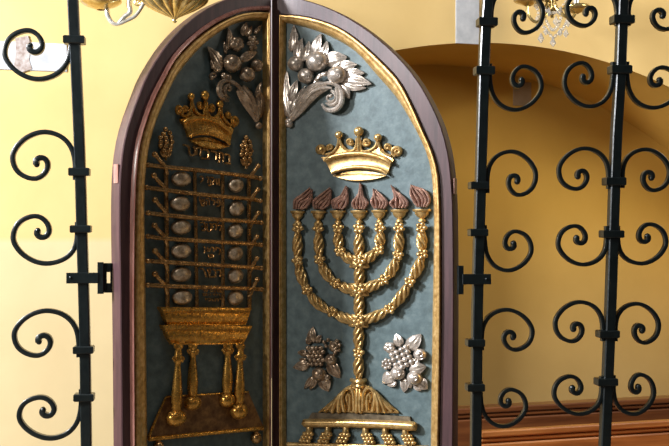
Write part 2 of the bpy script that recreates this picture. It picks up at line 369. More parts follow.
# ---- seven-branched candelabrum
def menorah():
    pl = PR
    def rosette(x, y, r_=4.6, pet=5, h=7.8, par=None):
        r_ *= 1.2
        e = MB(pl); a0 = random.random()*6
        for k in range(pet):
            a = a0+2*math.pi*k/pet; e.ball(x+math.cos(a)*r_*.62, y+math.sin(a)*r_*.62, h, r_*.42, r_*.42, 2.3, nu=10, nv=6)
        e.ball(x, y, h+.3, r_*.24, r_*.24, 1.6, nu=10, nv=6); e.ball(x, y, h-1.5, r_*.75, r_*.75, 2.5, nu=12, nv=6)
        return e.build('rosette', 'gold', par)
    def pods(e, pts, curve=None, rm=4.7, tw=1):
        """twisted pods strung between the rosettes"""
        for i in range(len(pts)-1):
            (x0,y0), (x1,y1) = pts[i], pts[i+1]
            Lp = math.hypot(x1-x0, y1-y0)
            if curve and curve[i]:
                bx, by = curve[i]
            else: bx, by = 0, 0
            P = []; rr = []
            for k in range(45):
                t = k/44; u = .04+.92*t; s_ = 4*u*(1-u)
                P.append(pl.loc(x0+(x1-x0)*u+bx*s_, y0+(y1-y0)*u+by*s_, 4.2))
                rr.append((2.0+(rm-2.0)*math.sin(math.pi*t)**.9)*HS*1.08*min(1, Lp/18+.25))
            e.sweep(P, rr, 40, .95, lobes=5, twist=tw*105, amp=.34)
    spts = [(358.7,231),(359.3,262),(359.3,289.5),(358.7,321),(358.6,352.7),(358.6,381)]
    e = MB(pl); pods(e, spts, rm=5.0)
    st = e.build('menorah', 'gold', right, label='twisted gilt stem of the candelabrum')
    def branch(pts, curve, tw):
        e = MB(pl); pods(e, pts, curve, rm=4.9, tw=tw); b_ = e.build('branch', 'gold', st); return b_
    br = [
     ([(297.6,230),(297.5,260.6),(306.8,289.8),(332,312),(358.7,321)], [(0,0),(-1,.5),(-1.5,2.5),(-.5,1.5)], 1),
     ([(318.2,230),(319.4,259),(335.4,283),(359.3,289.5)], [(0,0),(-1.5,2),(-.5,1.8)], 1),
     ([(337.9,230),(339.8,251),(359.3,262)], [(-.5,0),(-1,1.5)], 1),
     ([(380,230),(378.5,249.6),(359.3,262)], [(.8,0),(.5,1.5)], -1),
     ([(399,229),(398,255),(383.5,280),(359.3,289.5)], [(.5,0),(1.5,2),(.5,1.5)], -1),
     ([(421.4,228),(422.3,254),(409.7,281.6),(390,308.5),(358.7,321)], [(0,0),(1.5,1),(1.2,1.6),(.5,2)], -1)]
    for pts, cv, tw in br:
        branch(pts, cv, tw)
        for x, y in pts[:-1]: rosette(x, y if y > 232 else 227.7, 4.9, par=st)
    rosette(358.7, 228, 5, par=st); rosette(358.6, 352.7, 5, par=st)
    for x, y in ((359.3,262),(359.3,289.5),(358.7,321)):
        e = MB(pl)
        for k in range(6):
            a = math.pi/6+k*math.pi/3+random.uniform(-.1,.1)
            e.leaf((x+2.5*math.cos(a), y+2.5*math.sin(a)), (x+11.5*math.cos(a), y+11.5*math.sin(a)), 6, 7, 2.2, curl=.5, nt_=8, nv=4, tiph=4.5)
        e.build('leaf_collar', 'gold', st); rosette(x, y, 5.2, h=9.5, par=st)
    # cups, flames
    cups = [(297.6,211.8,8.9),(318.4,211.8,9.3),(337.9,211.6,9.3),(359.3,211.5,10.2),(379.4,211,9.3),(399.4,210.6,10),(421.9,210.2,10.4)]
    for x, y, w in cups:
        e = MB(pl); prof = [(0,w*.5,1),(0.2,w,1.6),(1.6,w*1.02,2),(2.6,w*.93,1.6),(3.2,w*.76,1),(5,w*.74,1),(7.5,w*.55,1),(9,w*.3,1),(10,w*.24,1),(10.8,w*.40,1),(12.4,w*.42,1),(13.2,w*.25,1)]
        P = []; rr = []
        for dy, r_, _ in prof: P.append(pl.loc(x, y-1.2+dy, 2.5)); rr.append(r_*HS)
        e.sweep(P, rr, 18, .62, caps=True); e.build('candle_cup', 'gold', st)
    fl = [ # tip, lean strands
     (297.6,[(294,209),(295.5,200),(302,195),(310,187.5)],[(299,209),(301,203),(308,198),(313,190)],[(302,209),(307,206),(311,200),(312,195)]),
     (318.4,[(315,209),(314,202),(321,195),(330,187.5)],[(319,209),(320,204),(328,197),(331.5,190)],[(322,209),(328,205),(330,200),(331,194)]),
     (337.9,[(334,209),(333,201),(341,196),(346,185.5)],[(338,209),(338,203),(346,196),(347,187)],[(342,209),(346,205),(347.5,198),(347.5,190)]),
     (359.3,[(355,209),(353,203),(359,194),(360,182.5)],[(360,209),(361,203),(360,195),(361,184)],[(364,209),(367,203),(363,196),(361.5,186)]),
     (379.4,[(375,208.5),(372,202),(374,195),(373,188.5)],[(379,208.5),(381,202),(376,196),(374.5,190)],[(384,208.5),(387,203),(383,197),(376,190)]),
     (399.4,[(394,208),(391,203),(395,197),(391,185)],[(399,208),(402,202),(398,195),(393,187)],[(405,208),(407.5,203),(402,196),(396,191)]),
     (421.9,[(418,207),(414,201),(411,194),(411,184.5)],[(422,207),(423,199),(417,191),(412,185)],[(426,207),(429.5,200),(425,191),(414,186)])]
    for x, *strands in fl:
        e = MB(pl)
        # body behind the tongues
        A = strands[0]; C = strands[-1]
        e.loft([(p[0]-.3, p[1]) for p in A], [(p[0]+.3, p[1]) for p in C], [(0,1),(.15,3),(.5,4),(.85,3),(1,1)], n=16)
        allst = list(strands)
        for q, r_ in zip(strands, strands[1:]): allst.append([((a[0]+b_[0])/2,(a[1]+b_[1])/2+(1.5 if i == 3 else 0)) for i, (a, b_) in enumerate(zip(q, r_))])
        for i, S in enumerate(allst):
            e.tube([(p[0], p[1], 4.3+(.9 if i > 2 else 0)) for p in S], [1.1,1.55,1.3,.5], seg=8, n=18, depth=1.6)
        e.build('flame', 'flame', st, label='copper-brown flame')
    # foot: rings, acanthus, plinth, bar, paws
    e = MB(pl)
    for y, r_, t in ((380.5,7.2,2.6),(385,6.2,2.2)):
        e.tube([(358.6-r_,y-.6,1),(358.6-r_*.5,y+.9,6.5),(358.6,y+1.2,8.5),(358.6+r_*.5,y+.9,6.5),(358.6+r_,y-.6,1)], [t*.8,t,t,t,t*.8], seg=8)
    e.build('stem_ring', 'gold', st)
    e = MB(pl)
    e.loft([(351,385),(355,384),(359,383.5),(363,384),(367,385)], [(319,412),(339,412.5),(359,413),(379,413),(399,413.3)], [(0,3),(.1,4),(.5,4.2),(.8,3.2),(1,1.5)], n=30)
    for sgn, X in ((-1, 359),(1, 358.6)):
        def q(dx, y, h): return (X+sgn*dx, y, h)
        for path, rr in (
            ([q(1.5,386,5),q(1.8,395,6.5),q(1.6,404,6.5),q(2.2,411.5,5)], [1.5,2.0,2.5,2.3]),
            ([q(4.5,410,5),q(4.8,400,6.5),q(6,391.5,7.5),q(10,388.2,8),q(14.8,391.5,7.5),q(16.5,400,6.5),q(14.5,410.5,4.8)], [2.3,2.2,1.9,1.7,1.9,2.3,2.4]),
            ([q(9.2,410.5,5),q(8.6,402,6.5),q(9,396.5,7.2),q(10.6,394.3,7.2),q(12.3,397,6.8),q(11.6,402,6)], [2.2,2.0,1.6,1.4,1.5,1.2]),
            ([q(12,387.5,5.5),q(16.8,393.5,7),q(19.6,401.5,7),q(20.2,411,4.8)], [1.3,2.1,2.6,2.6]),
            ([q(13,388.5,5),q(18.5,394.5,6.5),q(23.5,402.5,6.5),q(26.5,411.2,4.5)], [1.2,2.0,2.5,2.4]),
            ([q(9.5,386.5,4),q(17.5,393,5.5),q(25.5,402.5,5.5),q(33,411,4)], [1.3,1.8,2.2,2.0]),
            ([q(7,385.5,3.5),q(15.5,391,4.5),q(26.5,402,4.5),q(39.5,412,3)], [1.2,1.6,1.6,1.0])):
            e.tube(path, rr, seg=10, n=24, depth=1.25)
            x_, y_, h_ = path[-1]; e.ball(x_, y_, h_, rr[-1], rr[-1], rr[-1]*1.2, nu=10, nv=6)
    e.build('acanthus_foot', 'gold', st)
    e = MB(pl); e.loft([(312,412.5),(358,413.2),(409.5,416.5)], [(308,419),(358,420.5),(411,422.5)], [(0,.8),(.05,3.5),(1,3.7)], n=12); e.build('plinth', 'plinth', st, label='dull brown plinth slab')
    e = MB(pl); e.tube([(304.5,423,5),(307,423.1,5),(330,423,5),(358,423.5,5),(390,424.7,5),(412,426.2,5),(416,426.6,5)], [3.4,4.3,4.2,4.2,4.2,4.6,3.6], seg=14); e.build('base_bar', 'gold', st)
    for x, d in ((309.5,-1),(328,-1),(346,-1),(365.5,.9),(385.5,1),(405.5,1)):
        e = MB(pl); y0 = 427+(x-305)*.024
        e.tube([(x,y0-1,3),(x,y0+3,4),(x+d*1,y0+7,4)], [3.6,3.5,3.8], seg=12)
        for r_ in range(3):
            for k in range(3):
                e.ball(x+d*(1.2+r_*1.7)+(k-1)*3.5, y0+6.5+r_*3.4+abs(k-1)*.6*random.random(), 6-abs(k-1), 2.5, 2.4, 3, nu=10, nv=6)
        e.build('paw_foot', 'gold', st)
    e = MB(pl); e.tube([(287.5,444.5,3),(358,446,3),(428,448,3)], [2.4,2.4,2.4], seg=10, n=10); e.build('ground_strip', 'gold', st)
menorah()

# ---- fruit and leaves
def spray(pl, root, name, m, first, parts, label=None):
    """parts: dict lists; each fruit, leaf, berry bunch its own mesh"""
    base = None
    def B(e, nm):
        nonlocal base
        if base is None: base = e.build(name, m, root, label=label)
        else: e.build(nm, m, base)
    for kind, *a in parts:
        e = MB(pl)
        if kind == 'horn':
            pts, rr = a; e.tube(pts, rr, seg=20, n=30, lobes=8, twist=0, amp=.22, depth=1.0); B(e, 'horn')
        elif kind == 'ribs':
            for pts, rr in a[0]: e.tube(pts, rr, seg=8, n=16)
            B(e, 'acanthus_leaf')
        elif kind == 'scroll':
            for x, y, r0, r1, tn, a0, d, tr, h, h1 in a[0]: e.spiral(x, y, r0, r1, tn, a0, d, tr, h, h1=h1, depth=1.2)
            B(e, 'scroll')
        elif kind == 'fruit':
            x, y, rx, ry, h = a
            e.ball(x, y, h, rx, ry, None, nu=28, nv=18)
            e.spiral(x+rx*.12, y+ry*.05, 1.9*rx/ry, 1.7, 1.0, 0, 1, .55, h+ry*.985, n=14)
            e.ball(x+rx*.12, y+ry*.05, h+ry*.95, .7, .7, .9, nu=8, nv=5)
            B(e, 'fruit')
        elif kind == 'cleft':
            x, y, rx, ry, h = a
            for k in range(5):
                t = 2*math.pi*k/5+.4; e.ball(x+rx*.45*math.cos(t), y+ry*.45*math.sin(t), h, rx*.6, ry*.6, None, nu=14, nv=9)
            B(e, 'fruit')
        elif kind == 'rose':
            x, y, rx, ry, h = a
            e.ball(x, y, h-1, rx, ry, None, nu=16, nv=10)
            e.spiral(x, y, ry*.85, 1, 1.6, .5, 1, 1.1, h+ry*.35, h1=h+ry*.95, n=26); B(e, 'flower')
        elif kind == 'bunch':
            L_, r_, h = a
            for x, y in L_: e.ball(x+random.uniform(-.2,.2), y, h+random.uniform(-.5,.6), r_[0], r_[1], None, nu=10, nv=7)
            B(e, 'berries')
        elif kind == 'cord':
            pts, r_ = a; e.tube(pts, r_, seg=12, n=24, lobes=3, twist=160, amp=.3); B(e, 'cord')
        elif kind == 'leaf':
            kw = a[1] if len(a) > 1 else {}; e.leaf(*a[0], **kw); B(e, 'leaf')
    return base
# cornucopia, right leaf
spray(PR, right, 'fruit_horn', 'silver', None, [
    ('horn', [(290.5,120,3),(295,114,4),(302,104,5),(310,94,6),(319,88,7),(328,86,7)], [2.2,3.8,5.6,6.4,5.6,3.4]),
    ('ribs', [([(291,119,6),(298,107,9),(308,93,11),(318,86,11),(330,83,9),(340,88,8),(344,98,6)], [.9,1.5,1.8,1.8,2,2.3,1.5]),
              ([(293,117,7),(303,103,10),(313,92,12),(323,88,12),(332,88,10)], [.8,1.3,1.5,1.6,1.2]),
              ([(338,86,6),(342,93,8),(341,104,8),(334,110,7),(326,109,6),(322,104,5)], [2.2,2.7,3,2.8,2.3,1.2]),
              ([(336,88,8),(338,95,9),(337,102,9),(331,105,8),(326,103,7)], [1.6,2,2,1.8,1])]),
    ('scroll', [(330.5,97.5,6.8,1.5,1.0,-1.4,1,2.1,8,10)]),
    ('leaf', ((290,119),(287,71),12), dict(h0=2.5, arch=4, bend=-3.5, serr=.25)),
    ('leaf', ((292,119),(305,86),7), dict(h0=4, arch=4, bend=-2)),
    ('leaf', ((290,100),(297,80),7), dict(h0=5, arch=3)),
    ('leaf', ((291,112),(294,96),5), dict(h0=6, arch=2.5)),
    ('leaf', ((291,52),(293.8,25),9), dict(h0=2, arch=4, bend=1.5, serr=.2)),
    ('leaf', ((300,64),(302.5,38),9), dict(h0=3, arch=4, bend=-3)),
    ('leaf', ((301,62),(309,41),9), dict(h0=4, arch=4, bend=2.5)),
    ('leaf', ((314,56),(320.8,33.5),9), dict(h0=3, arch=4, bend=-1, curl=3)),
    ('leaf', ((319,58),(327,41),8), dict(h0=2.5, arch=4, bend=1.5, curl=3)),
    ('leaf', ((325,63),(347,57),13), dict(h0=3, arch=5, bend=-2, curl=3)),
    ('leaf', ((338,70),(357,64.5),9), dict(h0=4, arch=4, bend=-2, curl=2)),
    ('leaf', ((344,76),(364.5,73),9), dict(h0=3, arch=4, bend=-1.5, curl=2)),
    ('leaf', ((343,80),(371.5,84),10), dict(h0=4, arch=4, bend=-1.5, curl=2, serr=.15)),
    ('leaf', ((341,82),(366,88),8), dict(h0=3, arch=4, bend=1.5)),
    ('leaf', ((339,84),(349.5,98.5),9), dict(h0=4, arch=4, bend=-1)),
    ('fruit', 295.7, 63.7, 7.4, 7.6, 5), ('fruit', 317.2, 61.5, 10.3, 10.3, 6), ('fruit', 306, 76, 7.8, 7.8, 7), ('fruit', 337, 75, 9.2, 9.2, 7),
    ('cord', [(315,82,8),(320,76,9),(327,73.5,9)], 2.0),
    ('bunch', [(289.5,124.5),(289,121.5)], (3.7,3.5), 4)], label='silvered horn of fruit and leaves')
# cornucopia, left leaf
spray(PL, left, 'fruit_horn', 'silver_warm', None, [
    ('horn', [(257,121,3),(254,113,4),(249.5,103,5),(245,95,6),(240,88,6)], [2.2,4.2,6.2,6.6,4.6]),
    ('ribs', [([(256.5,120,6),(252,108,9),(246,97,10),(239,87,10),(232,82,9),(224,80,8)], [.8,1.3,1.6,1.8,2,1.4]),
              ([(257,119,7),(251,104,10),(246,93,10),(243,86,9)], [.8,1.4,1.5,1.1]),
              ([(228,80,7),(221,83,8),(219,91,8),(223,98,8),(228,101,6)], [2,2.6,3,2.8,1.3]),
              ([(229,84,8),(225,88,9),(225,94,9),(229,98,7)], [1.6,2,2,1])]),
    ('scroll', [(213.5,76,3.6,1.2,1.0,2,1,1.6,4,6),(229,88,4,1.2,.9,-1.5,-1,1.6,7,9)]),
    ('leaf', ((258,120),(257.5,86),10), dict(h0=3, arch=4, bend=2)),
    ('leaf', ((256,98),(261,82),5), dict(h0=5, arch=3)),
    ('leaf', ((222,69),(207.5,46.5),10), dict(h0=3, arch=4, bend=1.5, serr=.25)),
    ('leaf', ((219,72),(212,55),7), dict(h0=2.5, arch=4, bend=-2, serr=.2)),
    ('leaf', ((228,50),(228.6,27.5),6), dict(h0=3, arch=4, bend=1.5)),
    ('leaf', ((226,54),(224.5,41),4), dict(h0=3, arch=3)),
    ('leaf', ((243,36),(246.5,22.5),7), dict(h0=3, arch=3)),
    ('leaf', ((246,37),(252,26),5), dict(h0=2.5, arch=3)),
    ('leaf', ((254,34),(261.5,25),4.5), dict(h0=3, arch=3)),
    ('leaf', ((240,61),(257.5,52),8), dict(h0=5, arch=4, bend=-1, curl=2)),
    ('leaf', ((222,66),(213,72),6), dict(h0=3, arch=3)),
    ('fruit', 232, 63.5, 7.8, 9.2, 6), ('cleft', 236.5, 44, 6.8, 7.4, 5), ('fruit', 247, 74.5, 6.6, 7.6, 7), ('fruit', 256.5, 65.5, 5.2, 6.4, 5),
    ('bunch', [(252.5+math.cos(k*1.05+r_)*r_*2.6*.8, 43+math.sin(k*1.05+r_)*r_*2.9) for r_ in (1,2) for k in range(6)]+[(252.5,43)], (1.9,2.3), 5.5),
    ('bunch', [(228,77.5),(224,76)], (3.2,3.6), 5),
    ('bunch', [(258.7,125.7)], (3.1,3.6), 4)], label='brown silvered horn of fruit and leaves')
# two fruit clusters beside the candelabrum foot
grid1 = [(308+4.3*i+(j % 2)*2.1, 348+4.0*j) for j in range(5) for i in range(4)]
spray(PR, right, 'fruit_cluster', 'silver_warm', None, [
    ('bunch', grid1, (2.4,2.5), 6.5),
    ('leaf', ((314,343),(313,326.5),8), dict(h0=2, arch=4, bend=-2)), ('leaf', ((309,345),(307.5,336),5), dict(h0=2, arch=3)), ('leaf', ((316,343),(321,335),5), dict(h0=2, arch=3)),
    ('leaf', ((308,354),(297.4,352),6), dict(h0=2, arch=4)), ('leaf', ((309,364),(292.8,367.6),9), dict(h0=2, arch=4, curl=2)),
    ('leaf', ((307,360),(299,359),4), dict(h0=2, arch=3)),
    ('leaf', ((314,376),(304,389),5.5), dict(h0=2, arch=4, curl=2)), ('leaf', ((317,378),(309.5,390),5), dict(h0=2.5, arch=4)),
    ('leaf', ((322,377),(328,391.5),11), dict(h0=2, arch=4, curl=2)), ('leaf', ((328,362),(340,378),11), dict(h0=2, arch=5, curl=2)),
    ('rose', 334.5, 346.5, 5.5, 6, 3), ('bunch', [(324,342),(328,340),(331,343),(326,346)], (2,2), 4), ('bunch', [(337,341),(339.5,345),(338.5,350),(335,353)], (2.2,2.2), 3.5),
    ('fruit', 319, 374, 6.8, 6.8, 5.5), ('fruit', 331, 359.5, 5.6, 5.6, 5.5), ('fruit', 327, 377.5, 3.4, 3.4, 4)], label='brown silvered cluster of berries, fruit and leaves')
grid2 = [(392+4.6*i+2.1*j*.9, 355-2.6*i+4.9*j) for j in range(4) for i in range(4)]
spray(PR, right, 'fruit_cluster', 'silver', None, [
    ('bunch', grid2, (2.9,2.9), 6.5),
    ('leaf', ((400,347),(396,333.5),9), dict(h0=2, arch=4, curl=2.5)), ('leaf', ((407,350),(420.8,334),12), dict(h0=2, arch=5, curl=2.5)),
    ('leaf', ((409,370),(426.3,366.5),11), dict(h0=4, arch=4.5, curl=2)), ('leaf', ((412,366),(419,358),8), dict(h0=4, arch=3.5)),
    ('leaf', ((395,375),(382.5,383.5),11), dict(h0=2, arch=4.5, bend=2, curl=2.5)), ('leaf', ((397,382),(387,385.5),6), dict(h0=2, arch=3)),
    ('leaf', ((405,378),(404,392.5),8), dict(h0=2, arch=4, curl=2)), ('leaf', ((407,381),(411,388),6), dict(h0=2, arch=3)),
    ('leaf', ((417,380),(427.5,389),11), dict(h0=2, arch=4.5, curl=2.5)), ('leaf', ((414,384),(421,391),6), dict(h0=2, arch=3)),
    ('rose', 420, 354.5, 6.4, 6.0, 4.5), ('cleft', 389.5, 347.5, 5.8, 5.6, 4.5),
    ('bunch', [(386.8+3.8*math.cos(k*.9), 364+4.2*math.sin(k*.9)) for k in range(7)]+[(386.8,364)], (2.0,2.1), 4),
    ('fruit', 398, 373, 7, 7, 6), ('fruit', 414.5, 378, 7.2, 7.2, 6)], label='bright silvered cluster of berries, fruit and leaves')

# ---- table of loaves on the left leaf
def bread_table():
    pl = PL
    e = MB(pl)
    def cornice(yt, yb, xl, xr, xl2, xr2, lip):
        e.loft([(xl,yt),((xl+xr)/2,yt),(xr,yt+.8)], [(xl2,yb),((xl2+xr2)/2,yb),(xr2,yb-.6)],
            [(0,0),(.0,7),(.04,8.6),(.15,9),(lip-.05,8.4),(lip,7.6),(lip+.08,6),(.5,7),(.7,6.8),(.85,5),(.93,4.2),(1,4.6),(1,0)], n=10)
    cornice(307, 325.5, 161.5, 251.5, 168, 246, .25)
    cornice(325, 344.5, 163.5, 252.5, 171.5, 243.5, .25)
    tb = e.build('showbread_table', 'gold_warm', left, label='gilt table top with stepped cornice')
    rods = [[(147.5,165,4),(165,167,5),(205,171,5.5),(249,176.5,5),(260,178.5,4)],
            [(146.5,187.5,4),(165,190,5),(205,195,5.5),(249,198.8,5),(260,200.8,4)],
            [(147.5,213,4),(165,215,5),(205,218.8,5.5),(249,221.5,5),(261,222.5,4)],
            [(147.5,236.5,4),(165,238.5,5),(205,241.2,5.5),(249,243.8,5),(261,245,4)],
            [(147.5,261,4),(165,262,5),(205,264.5,5.5),(249,267.3,5),(261,268,4)],
            [(147.5,285,4),(165,286,5),(205,287.3,5.5),(249,288.6,5),(261,289.3,4)]]
    for L_ in rods:
        e = MB(pl); e.tube(L_, [2.2,2.3,2.3,2.3,2.2], seg=12, n=26)
        e.ball(L_[0][0]+.5, L_[0][1], 4.5, 2.3, 2.9); e.ball(L_[-1][0], L_[-1][1], 4.5, 1.9, 2.7)
        e.build('cross_rod', 'bronze', tb)
    for a, b_, w in (((166,168),(167.5,308),2.2),((194.8,171),(197,308),1.9),((222.6,174),(223,308),1.9),((248.8,177),(249.5,308),2.1)):
        e = MB(pl); e.loft([(a[0]-w,a[1]),(b_[0]-w,b_[1])], [(a[0]+w,a[1]),(b_[0]+w,b_[1])], [(0,0),(.1,2.4),(.5,3.4),(.9,2.4),(1,0)], n=14); e.build('upright', 'bronze', tb)
    for x, y in ((154.8,154.5),(153.9,175.6),(155,200),(154.5,225.5),(155,251),(154.8,274)):
        e = MB(pl); e.tube([(x,y,5.5),(x+5,y+6,5),(x+10,y+12,4.5),(x+12.5,y+20,3.5)], [1.9,2.1,2.3,2.0], seg=10); e.ball(x, y, 5.5, 2.6, 3.2); e.build('peg', 'bronze', tb)
    for x, y, x2, y2 in ((258,166,249.5,177.5),(257.5,189.6,249.5,201),(258,191+22,249.5,227),(256.8,236.6,249,250),(256.5,258.5,249,273),(257,279.5,249,297)):
        e = MB(pl); e.tube([(x,y,5.5),((x+x2)/2,(y+y2)/2,5),(x2,y2,3.5)], [1.7,1.9,2.2], seg=10); e.ball(x, y, 5.5, 1.9, 2.7); e.build('peg', 'bronze', tb)
    for x, y in ((181.2,179),(180,203.8),(181,227.3),(181,251),(181,274.5),(182,297.3)):
        e = MB(pl); e.ball(x, y, 1.8, 9.8, 7.8, 6, nu=26, nv=14)
        n_ = [Vector(v) for v in e.v]; e.v = [tuple(v+Vector((0,-.0022*noise.noise(Vector((v.x*55, x*9+y, v.z*60))),0))) for v in n_]
        e.build('loaf', 'boss', tb, label='silvered oval loaf')
    for x, y in ((235.8,185),(236.3,208.4),(235.4,230.8),(235.2,253.6),(235.4,275.8),(235.3,297.8)):
        e = MB(pl); e.ball(x, y, 1.8, 7.2, 7.7, 6, nu=26, nv=14)
        n_ = [Vector(v) for v in e.v]; e.v = [tuple(v+Vector((0,-.0022*noise.noise(Vector((v.x*55, x*9+y, v.z*60))),0))) for v in n_]
        e.build('loaf', 'boss', tb, label='silvered oval loaf')
    # lettering: strokes as carved
    def strokes(S, x0, y0, k, r_, nm='lettering', h=2.2):
        e = MB(pl)
        for L_ in S: e.tube([(x0+x/k, y0+y/k, h) for x, y in L_], r_, seg=6, n=max(2,(len(L_)-1)*3), smooth=len(L_) > 2)
        e.build(nm, 'bronze', tb, label='raised gilt Hebrew lettering')
    strokes([[(35,85),(95,98),(108,128)],[(112,105),(115,180),(140,212),(180,202),(185,130),(165,105)],[(190,120),(258,132),(245,225)],[(207,127),(200,212)],
             [(275,138),(335,152),(356,190),(350,252)],[(268,252),(362,254)],[(380,160),(445,180),(448,268)],[(472,183),(527,193),(532,300)],[(492,190),(486,292),(474,296)],
             [(550,203),(606,213),(612,300)],[(556,310),(622,318)]], 180, 138, 12.39, 1.15)
    k = 22.3
    strokes([[(110,145),(170,150),(165,230),(120,280)],[(250,160),(290,165),(295,230),(280,290)],[(295,330),(350,350),(345,200)],[(330,170),(410,180),(405,330)],[(465,190),(470,260),(490,330)],[(490,330),(530,190)],[(525,185),(545,350)]], 195, 170, k, .95)
    strokes([[(95,120),(120,200),(160,300),(190,300),(205,160)],[(150,150),(170,220)],[(240,150),(300,160),(320,290)],[(250,200),(245,310)],[(365,125),(370,180),(430,190),(415,300)],[(480,170),(545,190),(540,290),(480,320)],[(480,200),(500,250)]], 195, 192, k, .95)
    strokes([[(115,150),(205,150),(215,315),(150,310)],[(165,230),(140,240)],[(265,160),(270,320),(345,330),(350,185),(320,165)],[(370,180),(460,190),(460,320)],[(385,190),(385,310)],[(520,130),(490,170),(500,210),(585,215),(545,330)]], 195, 216, k, .95)
    strokes([[(185,140),(215,170),(210,290)],[(275,150),(285,260)],[(320,250),(340,180),(400,170),(420,260)],[(300,320),(310,380),(400,380),(420,330)],[(340,320),(370,340),(390,310)],[(450,165),(545,190),(560,260),(530,330)],[(450,170),(470,230)]], 195, 240, k, .95)
    strokes([[(115,150),(180,160),(220,220),(250,340)],[(270,150),(320,250)],[(320,150),(340,200),(310,330)],[(310,330),(455,330)],[(390,150),(455,210),(450,320)],[(480,180),(560,190),(555,330)]], 195, 262, k, .95)
    strokes([[(140,105),(180,110),(170,150)],[(200,110),(215,150),(235,110)],[(280,120),(300,150),(320,120),(330,150)],[(350,120),(370,160),(390,120)],[(415,115),(435,150),(452,120)],[(462,115),(470,160),(487,125)],
             [(145,180),(190,185),(185,215),(150,210)],[(210,175),(225,215),(240,180)],[(260,180),(295,200),(270,215)],[(330,190),(360,190),(355,222)],[(380,190),(410,190),(405,222)],[(430,195),(460,200),(460,225)],
             [(190,260),(210,300),(225,265)],[(250,270),(285,275),(280,310),(250,310)],[(320,270),(325,310),(350,310)],[(370,270),(375,320),(395,270)],[(420,270),(430,325)],[(465,260),(475,290)]], 195, 284, 18.6, .62)
    # legs
    def leg(x, yt, yc, ys, yb, yball, rx, ry, h):
        e = MB(pl)
        prof = [(yt,4.2),(yt+2.5,4.8),(yt+5,3.4)]
        prof += [(yc,4.6),(yc+3,3.6),(yc+6,3.0),(yc+(yb-yc)*.4,4.4),(yc+(yb-yc)*.68,5.6),(yb-3,5.0),(yb,4.3)]
        e.tube([(x+(ys-x)*(y-yt)/(yb-yt), y, h) for y, _ in prof], [r_ for _, r_ in prof], n=46, seg=16, depth=.9)
        for s_ in (-1, 1): e.spiral(x+s_*4.3, yc-.5, 2.6, .8, 1.0, math.pi/2, s_, 1.1, h+3, n=14)
        e.spiral(x-3.2, yt+1, 2.0, .6, 1.0, math.pi/2, -1, .9, h+3, n=12); e.spiral(x+3.2, yt+1, 2.0, .6, 1.0, math.pi/2, 1, .9, h+3, n=12)
        e.ball(ys, yball, h, rx, ry, None, nu=20, nv=14)
        e.tube([(ys-rx*.65,yball-ry*.62,h+3.5),(ys-rx*.2,yball-ry*.25,h+ry*.92),(ys+rx*.2,yball-ry*.3,h+ry*.92),(ys+rx*.6,yball-ry*.7,h+3.5)], [1.1,1.3,1.3,1.1], seg=8)
        e.build('table_leg', 'gold_warm', tb)
    leg(193, 345, 352, 192.5, 396, 403, 8, 7.5, 4)
    leg(228, 345, 351, 227, 393, 400, 6.8, 7.5, 4)
    leg(178.5, 345, 359.5, 176.3, 411, 418, 9.2, 8.5, 7)
    leg(240.5, 345, 357.5, 239, 403.5, 411, 7.8, 8.4, 7)
    e = MB(pl); e.loft([(165.5,397),(207,394.5),(248.5,392)], [(149,437.5),(206,431.5),(263,426)], [(0,0),(.0,1.2),(.05,1.8),(.5,3),(1,4.5)], n=14); e.build('base_board', 'board', tb, label='brown base board')
    e = MB(pl)
    e.tube([(149,439.3,5),(206,433.4,5),(262.5,428.2,5)], 2.3, seg=10, n=12)
    e.tube([(149.3,436.5,3.5),(157,417,3),(166,397.2,2.2)], [1.3,1.1,.8], seg=8); e.tube([(166,396.8,2),(207,394.3,2),(248.5,391.8,2)], [.9,.9,.9], seg=8)
    e.build('board_lip', 'gold_warm', tb)
    for x, y, r_ in ((158.5,446.5,4.8),(256,438,4.8)):
        e = MB(pl); e.ball(x, y, 3.5, r_*.9, r_*1.2, None, nu=18, nv=12); e.tube([(x,y-4,3.5),(x,y-7,3.5)], 2.4, n=2); e.build('bun_foot', 'bronze', tb)
bread_table()
def grapes(cx, cy, w, hgt, sx_, root):
    pl = PL; e = MB(pl); rows = [(0,1),(1,2),(2,3),(3,3),(4,3),(5,2)]
    for i, k in rows:
        y = cy-hgt/2+i*hgt/5.4; ww = w*(.0,.3,.5,.52,.5,.3)[i]*2
        for j in range(k):
            x = cx+(0 if k == 1 else (j/(k-1)-.5)*ww)+((i % 2)-.5)*.8
            e.ball(x, y+random.uniform(-.5,.5), 3.5+random.uniform(0,1.4)+(1.5 if 0 < j < k-1 else 0), 2.15, 2.65, None, nu=12, nv=8)
    o = e.build('grape_bunch', 'bronze', root, label='small bronze bunch of grapes')
    e = MB(pl); y = cy+hgt/2
    for a in (-.85,-.3,.3,.85): e.leaf((cx+sx_, y+6), (cx+sx_+math.sin(a)*10*.8, y+5-math.cos(a)*9), 4.5, 3.5, 3, nt_=8, nv=3)
    e.tube([(cx+sx_,y+2,3),(cx+sx_*1.3,y+9,3)], 1.3, n=3); e.build('vine_leaf', 'bronze', o)
grapes(166, 140.5, 10.5, 22, 0, left)
grapes(246.3, 149, 8.2, 22, 0, left)

# ---- small edge plates and hinge knuckles on the outer edges of the leaves
meeting_strip()
def edge_plate(root, pl, px, py0, py1):
    a = pl.loc(px, py0, FH); b_ = pl.loc(px, py1, FH)
    e = MB(pl); w = .004 if root is left else -.004
    boxl(e, a.x-abs(w)*.6 if root is left else a.x-.002, a.x+.002 if root is left else a.x+abs(w)*.6, -FH*HS+.008, -FH*HS+.034, b_.z, a.z, .001)
    e.build('edge_plate', 'edgewood', root)
edge_plate(left, PL, 119.8, 164, 183); edge_plate(right, PR, 453, 178, 194)

